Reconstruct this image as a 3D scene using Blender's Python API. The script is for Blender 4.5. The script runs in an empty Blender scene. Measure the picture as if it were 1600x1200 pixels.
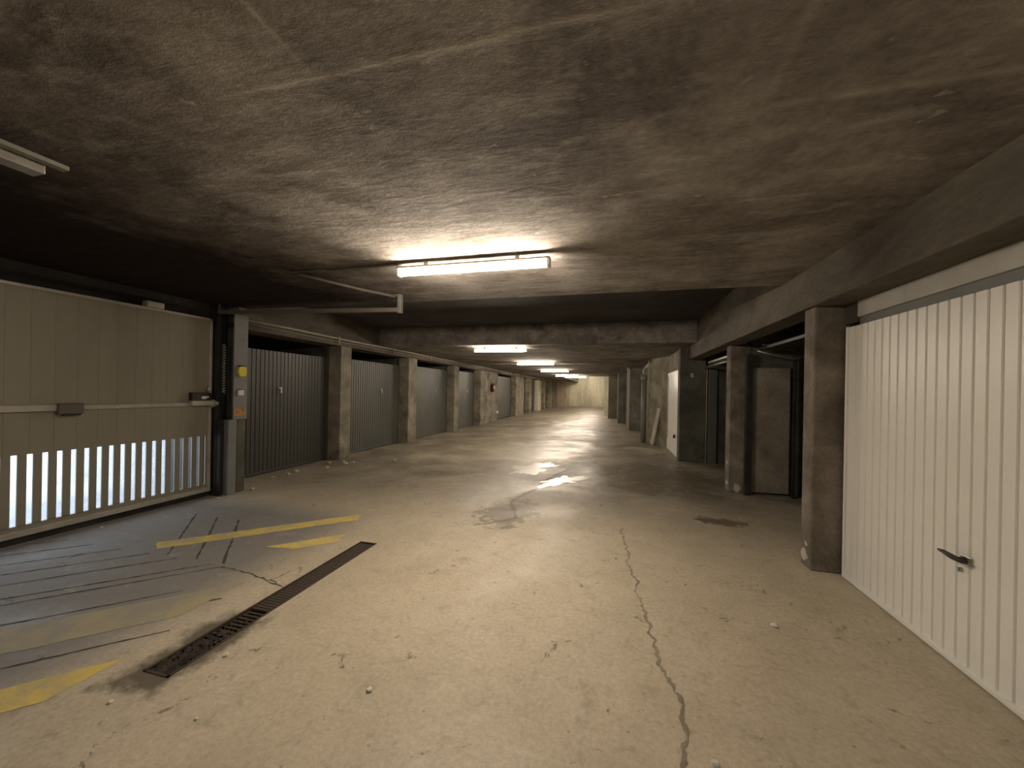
import bpy, bmesh, math, random
from mathutils import Vector, Matrix
random.seed(7)
S = bpy.context.scene
COL = S.collection

# ------------------------------------------------------------ camera, world, exposure
F_PX = 600.0
PSI = math.atan(155 / F_PX)
ROLL = 0.018
cam_d = bpy.data.cameras.new('camera')
cam_d.sensor_width = 36.0
cam_d.lens = 36.0 * F_PX / 1600.0
cam_d.shift_y = 11.2 / 1600.0
cam_d.clip_start = 0.05
cam_d.clip_end = 200
cam = bpy.data.objects.new('camera', cam_d)
COL.objects.link(cam)
cam.matrix_world = (Matrix.Translation((0, 0, 1.45)) @ Matrix.Rotation(PSI, 4, 'Z')
                    @ Matrix.Rotation(math.radians(90), 4, 'X') @ Matrix.Rotation(ROLL, 4, 'Z'))
S.camera = cam
S.view_settings.view_transform = 'Standard'
S.view_settings.look = 'None'
S.view_settings.gamma = 1.0
S.view_settings.use_curve_mapping = False
S.view_settings.exposure = 1.68
world = bpy.data.worlds.new('daylight')
S.world = world
world.use_nodes = True
bg = world.node_tree.nodes['Background']
bg.inputs[0].default_value = (0.72, 0.84, 1.0, 1)
bg.inputs[1].default_value = 1.35
LAMP_POWER = 62.0
LAMP_COL = (1.0, 0.86, 0.695)

# ------------------------------------------------------------ materials
def nodes(name, rough=0.8, metal=0.0, col=(.5, .5, .5)):
    m = bpy.data.materials.new(name)
    m.use_nodes = True
    nt = m.node_tree
    b = nt.nodes['Principled BSDF']
    b.inputs['Base Color'].default_value = (*col, 1)
    b.inputs['Roughness'].default_value = rough
    b.inputs['Metallic'].default_value = metal
    return m, nt, b

def N(nt, kind, **kw):
    n = nt.nodes.new(kind)
    for k, v in kw.items():
        setattr(n, k, v)
    return n

def position(nt, scale=(1, 1, 1)):
    g = N(nt, 'ShaderNodeNewGeometry')
    mp = N(nt, 'ShaderNodeMapping')
    mp.inputs['Scale'].default_value = scale
    nt.links.new(g.outputs['Position'], mp.inputs['Vector'])
    return mp.outputs[0]

def noise(nt, vec, scale, detail=6, rough=0.6, dist=0.0):
    n = N(nt, 'ShaderNodeTexNoise')
    n.inputs['Scale'].default_value = scale
    n.inputs['Detail'].default_value = detail
    n.inputs['Roughness'].default_value = rough
    n.inputs['Distortion'].default_value = dist
    nt.links.new(vec, n.inputs['Vector'])
    return n.outputs[0]

def ramp(nt, fac, stops):
    r = N(nt, 'ShaderNodeValToRGB')
    e = r.color_ramp.elements
    while len(e) < len(stops):
        e.new(0.5)
    for i, (p, c) in enumerate(stops):
        e[i].position = p
        e[i].color = (*c, 1) if len(c) == 3 else c
    nt.links.new(fac, r.inputs[0])
    return r.outputs[0]

def mix(nt, fac, a, b, mode='MIX'):
    n = N(nt, 'ShaderNodeMix', data_type='RGBA', blend_type=mode)
    for sock, v in ((n.inputs[0], fac), (n.inputs[6], a), (n.inputs[7], b)):
        if isinstance(v, (int, float)):
            sock.default_value = v
        elif isinstance(v, tuple):
            sock.default_value = (*v, 1)
        else:
            nt.links.new(v, sock)
    return n.outputs[2]

def math_n(nt, op, a, b=None, clamp=False):
    n = N(nt, 'ShaderNodeMath', operation=op, use_clamp=clamp)
    for i, v in enumerate((a, b)):
        if v is None:
            continue
        if isinstance(v, (int, float)):
            n.inputs[i].default_value = v
        else:
            nt.links.new(v, n.inputs[i])
    return n.outputs[0]

def bump(nt, b, h, strength, dist):
    n = N(nt, 'ShaderNodeBump')
    n.inputs['Strength'].default_value = strength
    n.inputs['Distance'].default_value = dist
    nt.links.new(h, n.inputs['Height'])
    nt.links.new(n.outputs[0], b.inputs['Normal'])

def grey(v):
    return (v, v, v)

def concrete(name, dark, mid, light, scale=2.0, rough=0.85, bstr=0.4, bdist=0.01, stretch=(1, 1, 1)):
    m, nt, b = nodes(name, rough)
    p = position(nt, stretch)
    big = noise(nt, p, scale, 6, 0.6, 0.4)
    fine = noise(nt, p, scale * 14, 6, 0.7)
    c = ramp(nt, big, [(0.32, dark), (0.5, mid), (0.72, light)])
    c2 = ramp(nt, fine, [(0.3, grey(.72)), (0.7, grey(1.12))])
    c = mix(nt, 1.0, c, c2, 'MULTIPLY')
    nt.links.new(c, b.inputs['Base Color'])
    h = math_n(nt, 'ADD', math_n(nt, 'MULTIPLY', big, 1.5), fine)
    bump(nt, b, h, bstr, bdist)
    return m

def painted(name, col, rough=0.45, metal=0.0, dirt=0.25, scale=3.0, dirt_col=(.12, .1, .07), stretch=(1, 1, 1), spec=None):
    m, nt, b = nodes(name, rough, metal)
    p = position(nt, stretch)
    n1 = noise(nt, p, scale, 7, 0.65, 0.3)
    f = ramp(nt, n1, [(0.42, grey(0)), (0.78, grey(dirt))])
    c = mix(nt, f, col, dirt_col)
    nt.links.new(c, b.inputs['Base Color'])
    n2 = noise(nt, p, 40, 3)
    bump(nt, b, n2, 0.08, 0.002)
    return m

M = {}
# floor: beige screeded concrete, stained, partly damp so the gloss varies
def floor_mat():
    m, nt, b = nodes('floor_concrete', 0.5)
    p = position(nt)
    big = noise(nt, p, 0.55, 8, 0.62, 0.6)
    mid = noise(nt, p, 3.0, 8, 0.68, 0.3)
    fine = noise(nt, p, 38, 5, 0.75)
    c = ramp(nt, big, [(0.28, (.42, .36, .26)), (0.48, (.54, .47, .345)), (0.68, (.62, .55, .42))])
    c = mix(nt, ramp(nt, mid, [(0.40, grey(.0)), (0.68, grey(.55))]), c, (.42, .36, .26))
    c = mix(nt, ramp(nt, mid, [(0.24, grey(.75)), (0.40, grey(0))]), c, (.235, .195, .135))
    c = mix(nt, 1.0, c, ramp(nt, fine, [(0.32, grey(.78)), (0.68, grey(1.12))]), 'MULTIPLY')
    # dark pits and specks
    v = N(nt, 'ShaderNodeTexVoronoi')
    v.inputs['Scale'].default_value = 9
    nt.links.new(p, v.inputs['Vector'])
    speck = ramp(nt, v.outputs['Distance'], [(0.03, grey(.55)), (0.09, grey(0))])
    c = mix(nt, speck, c, (.15, .12, .08))
    # floor coordinates for the darker areas below
    sx = N(nt, 'ShaderNodeSeparateXYZ')
    g = N(nt, 'ShaderNodeNewGeometry')
    nt.links.new(g.outputs['Position'], sx.inputs[0])
    # the gate apron is a greyer, darker screed
    ax = math_n(nt, 'MULTIPLY', math_n(nt, 'SUBTRACT', -2.45, sx.outputs[0]), 2.2, True)
    ay = math_n(nt, 'MULTIPLY', math_n(nt, 'SUBTRACT', 4.05, sx.outputs[1]), 2.0, True)
    apron = math_n(nt, 'MULTIPLY', math_n(nt, 'MULTIPLY', ax, ay), 0.8)
    c = mix(nt, apron, c, mix(nt, mid, (.17, .165, .165), (.25, .24, .23)))
    # concrete turns darker in patches past the wet patch
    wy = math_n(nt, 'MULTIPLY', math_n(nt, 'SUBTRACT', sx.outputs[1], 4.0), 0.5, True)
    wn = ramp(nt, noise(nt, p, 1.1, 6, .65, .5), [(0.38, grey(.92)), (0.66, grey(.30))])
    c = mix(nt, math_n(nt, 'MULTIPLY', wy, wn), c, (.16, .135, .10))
    mo = noise(nt, p, 7.5, 8, 0.75, 0.6)
    c = mix(nt, ramp(nt, mo, [(0.30, grey(.6)), (0.46, grey(0))]), c, (.27, .23, .165))
    c = mix(nt, ramp(nt, mo, [(0.56, grey(0)), (0.72, grey(.45))]), c, (.66, .60, .47))
    # mud washed out round the near end of the drain
    dn = math_n(nt, 'MULTIPLY', math_n(nt, 'SUBTRACT', noise(nt, p, 6, 6, .7), .5), .35)
    ddx = math_n(nt, 'ABSOLUTE', math_n(nt, 'ADD', math_n(nt, 'ADD', sx.outputs[0], 2.20), dn))
    ddy = math_n(nt, 'ABSOLUTE', math_n(nt, 'ADD', math_n(nt, 'SUBTRACT', sx.outputs[1], 1.62), dn))
    dd = math_n(nt, 'MAXIMUM', math_n(nt, 'SUBTRACT', ddx, .10), math_n(nt, 'SUBTRACT', ddy, .27))
    mud = math_n(nt, 'SUBTRACT', 1.0, math_n(nt, 'MULTIPLY', dd, 11), True)
    c = mix(nt, math_n(nt, 'MULTIPLY', mud, .85), c, (.075, .055, .035))
    # scuffed damp streaks before the puddles, an oil mark by the right garages, and shade painted on the floor far from the lamps
    for cx, cy, rx, ry, st in ((-1.2, 4.45, .5, .75, .8), (1.25, 4.85, .38, .2, .95), (-.6, 7.6, 1.1, .8, .6), (.9, 7.2, 1.3, 1.5, .75), (.6, 6.2, 1.1, .5, .7)):
        ex = math_n(nt, 'DIVIDE', math_n(nt, 'SUBTRACT', sx.outputs[0], cx), rx)
        ey = math_n(nt, 'DIVIDE', math_n(nt, 'SUBTRACT', sx.outputs[1], cy), ry)
        e2 = math_n(nt, 'ADD', math_n(nt, 'POWER', math_n(nt, 'ABSOLUTE', ex), 2.0), math_n(nt, 'POWER', math_n(nt, 'ABSOLUTE', ey), 2.0))
        inside = math_n(nt, 'SUBTRACT', 1.0, e2, True)
        pat = ramp(nt, math_n(nt, 'ADD', math_n(nt, 'MULTIPLY', inside, .28), noise(nt, p, 4.5, 8, .75, 1.0)), [(0.62, grey(0)), (0.72, grey(st))])
        c = mix(nt, pat, c, (.14, .11, .07))
    nt.links.new(c, b.inputs['Base Color'])
    r = ramp(nt, noise(nt, p, 0.8, 7, 0.65, 0.8), [(0.38, grey(.44)), (0.6, grey(.66))])
    r2 = math_n(nt, 'SUBTRACT', r, math_n(nt, 'MULTIPLY', wy, 0.10))
    nt.links.new(r2, b.inputs['Roughness'])
    h = math_n(nt, 'ADD', math_n(nt, 'MULTIPLY', mid, 2.0), math_n(nt, 'MULTIPLY', fine, .5))
    bump(nt, b, h, 0.22, 0.008)
    return m
M['floor'] = floor_mat()

# ceiling: rough board-marked concrete with pale skims, seams and a reddish black area near the gate
def ceiling_mat():
    m, nt, b = nodes('ceiling_concrete', 0.95)
    b.inputs['Specular IOR Level'].default_value = 0.15
    p = position(nt)
    ps = position(nt, (0.6, 1.5, 1))
    big = noise(nt, p, 1.7, 8, 0.66, 0.4)
    streak = noise(nt, ps, 4.5, 7, 0.66, 0.15)
    fine = noise(nt, p, 26, 6, 0.8)
    c = ramp(nt, big, [(0.34, (.125, .105, .09)), (0.5, (.235, .208, .185)), (0.66, (.35, .318, .285))])
    c = mix(nt, ramp(nt, streak, [(0.50, grey(0)), (0.70, grey(.75))]), c, (.42, .385, .34))
    c = mix(nt, ramp(nt, streak, [(0.28, grey(.7)), (0.45, grey(0))]), c, (.15, .12, .085))
    c = mix(nt, 1.0, c, ramp(nt, fine, [(0.3, grey(.70)), (0.7, grey(1.15))]), 'MULTIPLY')
    fl = noise(nt, position(nt, (.8, 1.6, 1)), 8.5, 4, .6, .5)
    c = mix(nt, ramp(nt, fl, [(0.66, grey(0)), (0.71, grey(.5))]), c, (.50, .46, .40))
    sx = N(nt, 'ShaderNodeSeparateXYZ')
    g = N(nt, 'ShaderNodeNewGeometry')
    nt.links.new(g.outputs['Position'], sx.inputs[0])
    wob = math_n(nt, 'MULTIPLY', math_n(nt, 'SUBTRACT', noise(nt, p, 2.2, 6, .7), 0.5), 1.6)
    # pale formwork seams running across and along the slab
    wn2 = math_n(nt, 'MULTIPLY', math_n(nt, 'SUBTRACT', noise(nt, p, 1.2, 3, .5), 0.5), 0.05)
    def seam(axis, at, w, lim=None):
        d = math_n(nt, 'ABSOLUTE', math_n(nt, 'SUBTRACT', math_n(nt, 'ADD', sx.outputs[axis], wn2), at))
        q = math_n(nt, 'SUBTRACT', 1.0, math_n(nt, 'DIVIDE', d, w), True)
        if lim:      # the seam only shows over this stretch, fading at both ends
            o_ = sx.outputs[1 - axis]
            q = math_n(nt, 'MULTIPLY', q, math_n(nt, 'MULTIPLY', math_n(nt, 'SUBTRACT', o_, lim[0]), 4.0, True))
            q = math_n(nt, 'MULTIPLY', q, math_n(nt, 'MULTIPLY', math_n(nt, 'SUBTRACT', lim[1], o_), 4.0, True))
            q = math_n(nt, 'MULTIPLY', q, lim[2])
        return q
    s = seam(1, 1.12, .022, (-1.5, .2, 1.0))
    for a, at, w, lim in ((1, 1.62, .035, (.5, 2, .9)), (1, 2.38, .02, (.1, 1.2, .5)), (1, 3.92, .02, (-2.6, 1.4, .35)),
                          (0, -1.02, .015, (.3, 1.15, .9)), (0, .52, .03, (.9, 1.75, .5)), (1, 1.75, .02, (-3, -1.2, .4))):
        s = math_n(nt, 'MAXIMUM', s, seam(a, at, w, lim))
    s = math_n(nt, 'MULTIPLY', s, ramp(nt, noise(nt, p, 1.7, 5, .7), [(0.40, grey(0)), (0.58, grey(.75))]))
    c = mix(nt, s, c, (.48, .44, .37))
    # the slab deepens to a reddish black towards the gate
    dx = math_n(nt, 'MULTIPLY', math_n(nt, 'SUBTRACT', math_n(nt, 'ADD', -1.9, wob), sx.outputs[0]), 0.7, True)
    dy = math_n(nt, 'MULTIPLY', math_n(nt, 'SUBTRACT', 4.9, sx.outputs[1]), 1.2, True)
    gate_dark = math_n(nt, 'MULTIPLY', math_n(nt, 'MULTIPLY', dx, dy), 0.97)
    c = mix(nt, gate_dark, c, (.014, .0055, .004))
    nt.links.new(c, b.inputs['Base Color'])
    h = math_n(nt, 'ADD', math_n(nt, 'MULTIPLY', streak, 2.5), math_n(nt, 'MULTIPLY', fine, .7))
    h = math_n(nt, 'ADD', h, math_n(nt, 'MULTIPLY', s, .4))
    bump(nt, b, h, 0.55, 0.012)
    return m
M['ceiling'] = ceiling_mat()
M['wall'] = concrete('wall_concrete', (.10, .09, .07), (.17, .155, .12), (.27, .25, .20), 1.2)
M['wall_pale'] = concrete('wall_pale_render', (.42, .40, .29), (.64, .61, .47), (.80, .77, .62), .8, stretch=(1.4, 1, .25))
M['beam'] = concrete('beam_concrete', (.07, .058, .042), (.13, .11, .083), (.21, .18, .14), 2.2, bstr=.6, bdist=.015, stretch=(1, .4, 1))
M['pillar'] = concrete('pillar_concrete', (.14, .12, .09), (.27, .24, .18), (.42, .38, .30), 2.6, bstr=.5)
M['pillar_brown'] = concrete('pillar_brown_concrete', (.09, .072, .052), (.19, .16, .125), (.31, .27, .215), 2.4, bstr=.5)
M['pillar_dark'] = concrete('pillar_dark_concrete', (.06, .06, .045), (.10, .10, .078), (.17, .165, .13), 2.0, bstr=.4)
M['tan_render'] = concrete('tan_render', (.34, .26, .19), (.50, .40, .30), (.6, .5, .39), 1.2)
M['gate_dark'] = concrete('dark_gate_concrete', (.008, .005, .004), (.016, .011, .008), (.035, .027, .02), 3)  # near-black concrete for the wall round the gate
M['bay'] = concrete('dark_bay_concrete', (.035, .03, .03), (.055, .05, .048), (.09, .08, .075), 1.5)  # bay slab is darker than the neighbouring ceiling slabs
M['plaster'] = concrete('partition_plaster', (.16, .135, .10), (.27, .24, .19), (.36, .33, .27), 2.2, bstr=.3)
M['door_dark'] = painted('dark_grey_door_paint', (.055, .052, .042), .5, dirt=.5, scale=2.0, dirt_col=(.045, .038, .025))
M['door_grey'] = painted('grey_door_paint', (.095, .098, .082), .5, dirt=.5, scale=1.5, dirt_col=(.16, .14, .11))
M['door_white'] = painted('cream_door_paint', (.86, .85, .79), .38, dirt=.10, scale=2.5, dirt_col=(.45, .42, .35))
M['groove'] = painted('darker_door_groove', (.62, .61, .53), .6, dirt=.4)  # groove floors take a duller tone than the door face
M['lintel'] = painted('pale_lintel_paint', (.50, .49, .44), .55, dirt=.6, scale=4, dirt_col=(.30, .28, .23))
M['jamb'] = painted('dark_jamb_paint', (.06, .06, .045), .6, dirt=.5)
M['gate'] = painted('gate_panel_paint', (.30, .275, .215), .5, dirt=.55, scale=1.6, dirt_col=(.17, .15, .10), stretch=(1, 1, .25))
M['gate_metal'] = painted('galvanised_frame', (.52, .49, .42), .42, .3, dirt=.4, scale=6)
M['black'] = painted('black_metal', (.012, .011, .010), .5, dirt=.3)
M['board'] = painted('grey_board_paint', (.20, .20, .195), .6, dirt=.5, scale=5, dirt_col=(.13, .12, .11))
M['yellow_plastic'] = painted('yellow_plastic', (.80, .66, .03), .35, dirt=.1)
M['white_plastic'] = painted('white_plastic', (.78, .76, .74), .4, dirt=.1)
M['orange'] = painted('orange_ink', (.75, .28, .06), .5, dirt=.1)
M['paper_tan'] = painted('tan_sticker', (.33, .24, .13), .6, dirt=.2)
M['red'] = painted('red_paint', (.13, .014, .008), .35, dirt=.2)
M['steel'] = painted('worn_steel', (.45, .43, .38), .35, .7, dirt=.4, scale=8)
M['pipe_grey'] = painted('grey_pipe', (.20, .20, .165), .5, dirt=.5, scale=6)
M['conduit'] = painted('dull_conduit', (.13, .11, .09), .6, dirt=.4)
M['tray'] = painted('cable_tray_paint', (.27, .24, .18), .5, dirt=.5, scale=4)
M['grate'] = painted('rusty_drain_iron', (.05, .036, .025), .75, 0, dirt=.6, scale=12, dirt_col=(.08, .055, .03))
M['mud'] = concrete('drain_sludge', (.012, .009, .006), (.03, .022, .014), (.06, .045, .03), 12)
M['crack'] = concrete('crack_dirt', (.22, .185, .135), (.30, .26, .19), (.45, .40, .30), 4)
M['joint'] = concrete('joint_dirt', (.05, .045, .04), (.08, .07, .06), (.12, .11, .1), 8)
M['chip'] = concrete('bare_plaster_chip', (.45, .42, .34), (.55, .52, .43), (.62, .6, .5), 9)
M['paper'] = painted('crumpled_paper', (.72, .69, .6), .7, dirt=.3, scale=30)
M['wood_pale'] = painted('pale_board', (.48, .45, .38), .6, dirt=.4)
M['cardboard'] = painted('brown_cardboard', (.16, .095, .05), .8, dirt=.6, scale=7)
M['driveway'] = concrete('driveway_concrete', (.45, .46, .47), (.58, .59, .6), (.7, .71, .72), 1.2)
M['housing'] = painted('lamp_housing_paint', (.22, .17, .12), .5, dirt=.3)

def stripe_mat():
    m, nt, b = nodes('worn_yellow_paint', 0.6)
    p = position(nt)
    wear = ramp(nt, noise(nt, p, 5, 8, .75, .4), [(0.42, grey(0)), (0.62, grey(1))])
    c = mix(nt, wear, (.74, .58, .14), (.50, .42, .22))
    nt.links.new(c, b.inputs['Base Color'])
    bump(nt, b, noise(nt, p, 35, 5), .2, .003)
    return m
M['stripe'] = stripe_mat()
def stripe_worn():
    m, nt, b = nodes('nearly_gone_yellow_paint', 0.6)
    p = position(nt)
    wear = ramp(nt, noise(nt, p, 4, 8, .75, .4), [(0.40, grey(0)), (0.60, grey(1))])
    c = mix(nt, wear, (.44, .38, .22), (.33, .31, .26))
    nt.links.new(c, b.inputs['Base Color'])
    return m
M['stripe_worn'] = stripe_worn()

m, nt, b = nodes('puddle_water', 0.28, col=(.44, .40, .32))
b.inputs['Specular IOR Level'].default_value = 0.5
M['water'] = m
m, nt, b = nodes('lit_diffuser', 0.4, col=(.9, .9, .85))
b.inputs['Emission Color'].default_value = (*LAMP_COL, 1)
b.inputs['Emission Strength'].default_value = LAMP_POWER
M['diffuser'] = m

# ------------------------------------------------------------ mesh helpers
def bx(bm, x0, x1, y0, y1, z0, z1, bev=0.0, mi=0):
    r = bmesh.ops.create_cube(bm, size=1.0)
    vs = r['verts']
    for v in vs:
        v.co = Vector((x0 + (v.co.x + .5) * (x1 - x0), y0 + (v.co.y + .5) * (y1 - y0), z0 + (v.co.z + .5) * (z1 - z0)))
    fs = set(f for v in vs for f in v.link_faces)
    for f in fs:
        f.material_index = mi
    if bev:
        es = list(set(e for v in vs for e in v.link_edges))
        r = bmesh.ops.bevel(bm, geom=es, offset=bev, segments=2, affect='EDGES', profile=.5)
        for f in r['faces']:
            f.material_index = mi
    return bm

def tube(bm, pts, r, seg=10, cap=True, mi=0):
    pts = [Vector(p) for p in pts]
    rings = []
    for i, p in enumerate(pts):
        d = (pts[min(i + 1, len(pts) - 1)] - pts[max(i - 1, 0)]).normalized()
        up = Vector((0, 0, 1)) if abs(d.z) < .9 else Vector((1, 0, 0))
        a = d.cross(up).normalized()
        b_ = d.cross(a).normalized()
        rr = r[i] if isinstance(r, (list, tuple)) else r
        rings.append([bm.verts.new(p + (a * math.cos(t) + b_ * math.sin(t)) * rr)
                      for t in [2 * math.pi * k / seg for k in range(seg)]])
    for i in range(len(rings) - 1):
        for k in range(seg):
            f = bm.faces.new((rings[i][k], rings[i][(k + 1) % seg], rings[i + 1][(k + 1) % seg], rings[i + 1][k]))
            f.smooth = True
            f.material_index = mi
    if cap:
        bm.faces.new(rings[0][::-1]).material_index = mi
        bm.faces.new(rings[-1]).material_index = mi
    return bm

def prism(bm, poly, z0, z1, mi=0):
    lo = [bm.verts.new((x, y, z0)) for x, y in poly]
    hi = [bm.verts.new((x, y, z1)) for x, y in poly]
    n = len(poly)
    fs = [bm.faces.new(hi), bm.faces.new(lo[::-1])]
    for i in range(n):
        fs.append(bm.faces.new((lo[i], lo[(i + 1) % n], hi[(i + 1) % n], hi[i])))
    for f in fs:
        f.material_index = mi
    return bm

def obj(name, bm, mats, parent=None, origin=None):
    bmesh.ops.recalc_face_normals(bm, faces=bm.faces[:])
    me = bpy.data.meshes.new(name)
    if origin is not None:
        bmesh.ops.translate(bm, verts=bm.verts[:], vec=-Vector(origin))
    bm.to_mesh(me)
    bm.free()
    for mm in (mats if isinstance(mats, (list, tuple)) else [mats]):
        me.materials.append(M[mm])
    o = bpy.data.objects.new(name, me)
    COL.objects.link(o)
    if parent is not None:
        o.parent = parent
    if origin is not None:
        o.location = origin
    return o

def B():
    return bmesh.new()

def tag(o, label, cat, group=None):
    o['label'] = label
    o['category'] = cat
    if group:
        o['group'] = group
    return o

def thing(name, loc, label, cat, group=None, rz=0):
    o = bpy.data.objects.new(name, None)
    o.empty_display_size = .1
    COL.objects.link(o)
    o.location = loc
    o.rotation_euler = (0, 0, rz)
    return tag(o, label, cat, group)

def struct(name, bm, mats):
    o = obj(name, bm, mats)
    o['kind'] = 'structure'
    return o

def copy_tree(src, loc, label, group=None, keep=lambda c: True):
    c = src.copy()
    COL.objects.link(c)
    c.location = loc
    c['label'] = label
    if group:
        c['group'] = group
    for ch in list(src.children):
        d = ch.copy()
        COL.objects.link(d)
        d.parent = c
        for g in list(ch.children):
            e = g.copy()
            COL.objects.link(e)
            e.parent = d
    return c

# ------------------------------------------------------------ the setting
NEAR, FAR = -7.0, 40.45
def wobble_strip(bm, pts, w, z, mi, step=.03, jit=.012):
    """dirt-filled crack or joint following a polyline on the floor"""
    P = []
    for (a, b_) in zip(pts[:-1], pts[1:]):
        a, b_ = Vector(a), Vector(b_)
        n = max(2, int((b_ - a).length / step))
        for k in range(n):
            P.append(a.lerp(b_, k / n))
    P.append(Vector(pts[-1]))
    L = []
    off = 0
    for i, p in enumerate(P):
        d = (P[min(i + 1, len(P) - 1)] - P[max(i - 1, 0)]).normalized()
        nrm = Vector((-d.y, d.x))
        off = off * .8 + random.uniform(-jit, jit)
        ww = w * random.uniform(.35, 1.3)
        L.append((bm.verts.new((*(p + nrm * (off + ww / 2)), z)), bm.verts.new((*(p + nrm * (off - ww / 2)), z))))
    for (a, b_), (c, d) in zip(L[:-1], L[1:]):
        bm.faces.new((a, b_, d, c)).material_index = mi

bm = B()
DX0, DX1, DY0, DY1 = -2.27, -2.10, 1.42, 3.17      # the slot of the drain
for (x0, x1, y0, y1) in ((-8.4, -5.75, 4.12, FAR), (-5.75, DX0, NEAR, FAR), (DX1, 6.5, NEAR, FAR), (DX0, DX1, NEAR, DY0), (DX0, DX1, DY1, FAR)):
    bx(bm, x0, x1, y0, y1, -.15, 0)
bx(bm, DX0 - .02, DX1 + .02, DY0 - .02, DY1 + .02, -.25, -.15)
wobble_strip(bm, [(.14, 4.3), (.15, 4.02), (.18, 3.43), (.24, 2.83), (.26, 2.4), (.27, 2.19), (.34, 1.98), (.35, 1.78), (.31, 1.62), (.33, 1.3)], .022, .0015, 1, .02, .012)
wobble_strip(bm, [(-1.0, 6.3), (-1.02, 5.7), (-1.25, 4.9), (-1.0, 4.3), (-1.4, 3.9)], .03, .0015, 1)
wobble_strip(bm, [(-.7, 7.4), (-.95, 6.6), (-1.02, 5.9)], .03, .0015, 1)
wobble_strip(bm, [(-2.99, 2.39), (-2.6, 2.36), (-2.28, 2.29)], .014, .0015, 2)
wobble_strip(bm, [(-2.42, 2.5), (-2.45, 2.34), (-2.36, 2.3)], .012, .0015, 2)
for ax_ in (-4.85, -4.5, -4.15, -3.82, -3.5, -3.12, -2.98):
    if ax_ > -4.9:
        lo = max(0.9, 2.45 - min(1.6, (ax_ + 5.0)))
        k = 2.45 - lo
        wobble_strip(bm, [(ax_, 2.42), (ax_ - k, 2.42 - k)], .016, .0012, 2, .05, .002)
for s_ in (-1.2, -.88, -.59):
    wobble_strip(bm, [(s_ - 2.45, 2.45), (s_ - 3.3, 3.3)], .02, .0012, 2, .05, .003)
for c_, xa in ((4.95, -2.9), (4.6, -2.55), (4.2, -2.5), (3.8, -2.5)):
    wobble_strip(bm, [(xa, xa + c_), (-4.6 if c_ > 4.5 else -3.6, (-4.6 if c_ > 4.5 else -3.6) + c_)], .016, .0012, 2, .05, .002)
struct('floor', bm, ['floor', 'crack', 'joint'])

bm = B()
bx(bm, -16, -5.75, -8, 4.12, -.15, 0)
bx(bm, -16, -8.4, 4.12, 14, -.15, 0)
struct('driveway', bm, 'driveway')['label'] = 'bright daylit driveway outside the gate'

# ceiling: low slab, raised bay, low slab again, then a taller hall at the far end
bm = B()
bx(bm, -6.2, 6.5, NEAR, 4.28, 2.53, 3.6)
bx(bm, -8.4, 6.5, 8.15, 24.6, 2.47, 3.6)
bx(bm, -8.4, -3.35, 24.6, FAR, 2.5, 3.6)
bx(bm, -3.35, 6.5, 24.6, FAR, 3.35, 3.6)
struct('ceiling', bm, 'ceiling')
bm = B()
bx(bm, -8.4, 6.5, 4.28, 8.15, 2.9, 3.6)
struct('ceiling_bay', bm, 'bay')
bm = B()
for y0, y1, d in ((13.6, 13.9, .05), (20.3, 20.6, .05)):
    bx(bm, -5.3, 1.6, y0, y1, 2.47 - d, 2.48, .01)
struct('trim_1', bm, 'beam')

bm = B()   # left garage walls behind the doors + header beam
bx(bm, -8.4, -8.2, 4.27, FAR, 0, 3.0)
struct('wall_left', bm, 'wall')
bm = B(); bx(bm, -8.4, -5.75, 4.12, 4.27, 0, 3.0)
struct('wall_outside', bm, 'driveway')
for py in (6.65, 9.35, 12.48, 15.25, 21.4):
    bm = B(); bx(bm, -8.2, -5.745, py + .08, py + .22, 0, 2.92)
    struct('wall_partition', bm, 'wall')
bm = B()
bx(bm, -5.75, -5.3, 4.26, 35.4, 2.30, 2.46, .006)
bx(bm, -5.75, -5.42, 4.26, 35.4, 2.46, 2.92)
struct('trim_2', bm, 'beam')
bm = B()   # wall on the camera side of the gate
bx(bm, -5.75, -5.1, NEAR, .95, 0, 2.58)
bx(bm, -5.75, -5.155, .95, 3.91, 2.26, 2.58)
struct('wall_gate', bm, 'gate_dark')
bm = B()
bx(bm, -6.2, 6.5, NEAR - .3, NEAR, 0, 2.6)
struct('wall_back', bm, 'wall')
bm = B()
bx(bm, -8.4, 6.5, FAR, FAR + .3, 0, 3.6)
struct('wall_far', bm, 'wall_pale')
bm = B()
bx(bm, 6.2, 6.5, NEAR, FAR, 0, 3.2)
bx(bm, 1.84, 6.2, NEAR, 1.25, 0, 2.58)
struct('wall_right', bm, 'wall')
bm = B()   # right header beam above the pillars
bx(bm, 1.60, 1.86, NEAR, 9.0, 2.20, 2.92, .008)
struct('trim_3', bm, 'beam')

# stepped right-hand side beyond the open garages
bm = B(); prism(bm, [(1.50, 9.25), (6.2, 9.25), (6.2, 12.2), (1.06, 12.2), (1.08, 12.0), (1.50, 11.08)], 0, 2.47)
struct('wall_stepped', bm, 'pillar')
bm = B(); bx(bm, .70, 6.2, 15.8, 19.2, 0, 2.47, .006); struct('wall_recessed', bm, 'wall')
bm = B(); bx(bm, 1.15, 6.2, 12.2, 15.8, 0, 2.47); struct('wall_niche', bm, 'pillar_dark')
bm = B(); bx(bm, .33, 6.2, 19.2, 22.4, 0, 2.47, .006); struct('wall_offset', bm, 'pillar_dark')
bm = B(); bx(bm, -.15, 6.2, 22.4, 24.6, 0, 2.47, .006); struct('wall_corner', bm, 'wall')
bm = B(); bx(bm, -.42, 6.2, 24.6, FAR, 0, 3.35); struct('wall_hall', bm, 'wall_pale')
bm = B(); bx(bm, -5.75, -5.25, 35.4, FAR, 0, 2.5); struct('wall_hall_left', bm, 'wall')
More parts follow.
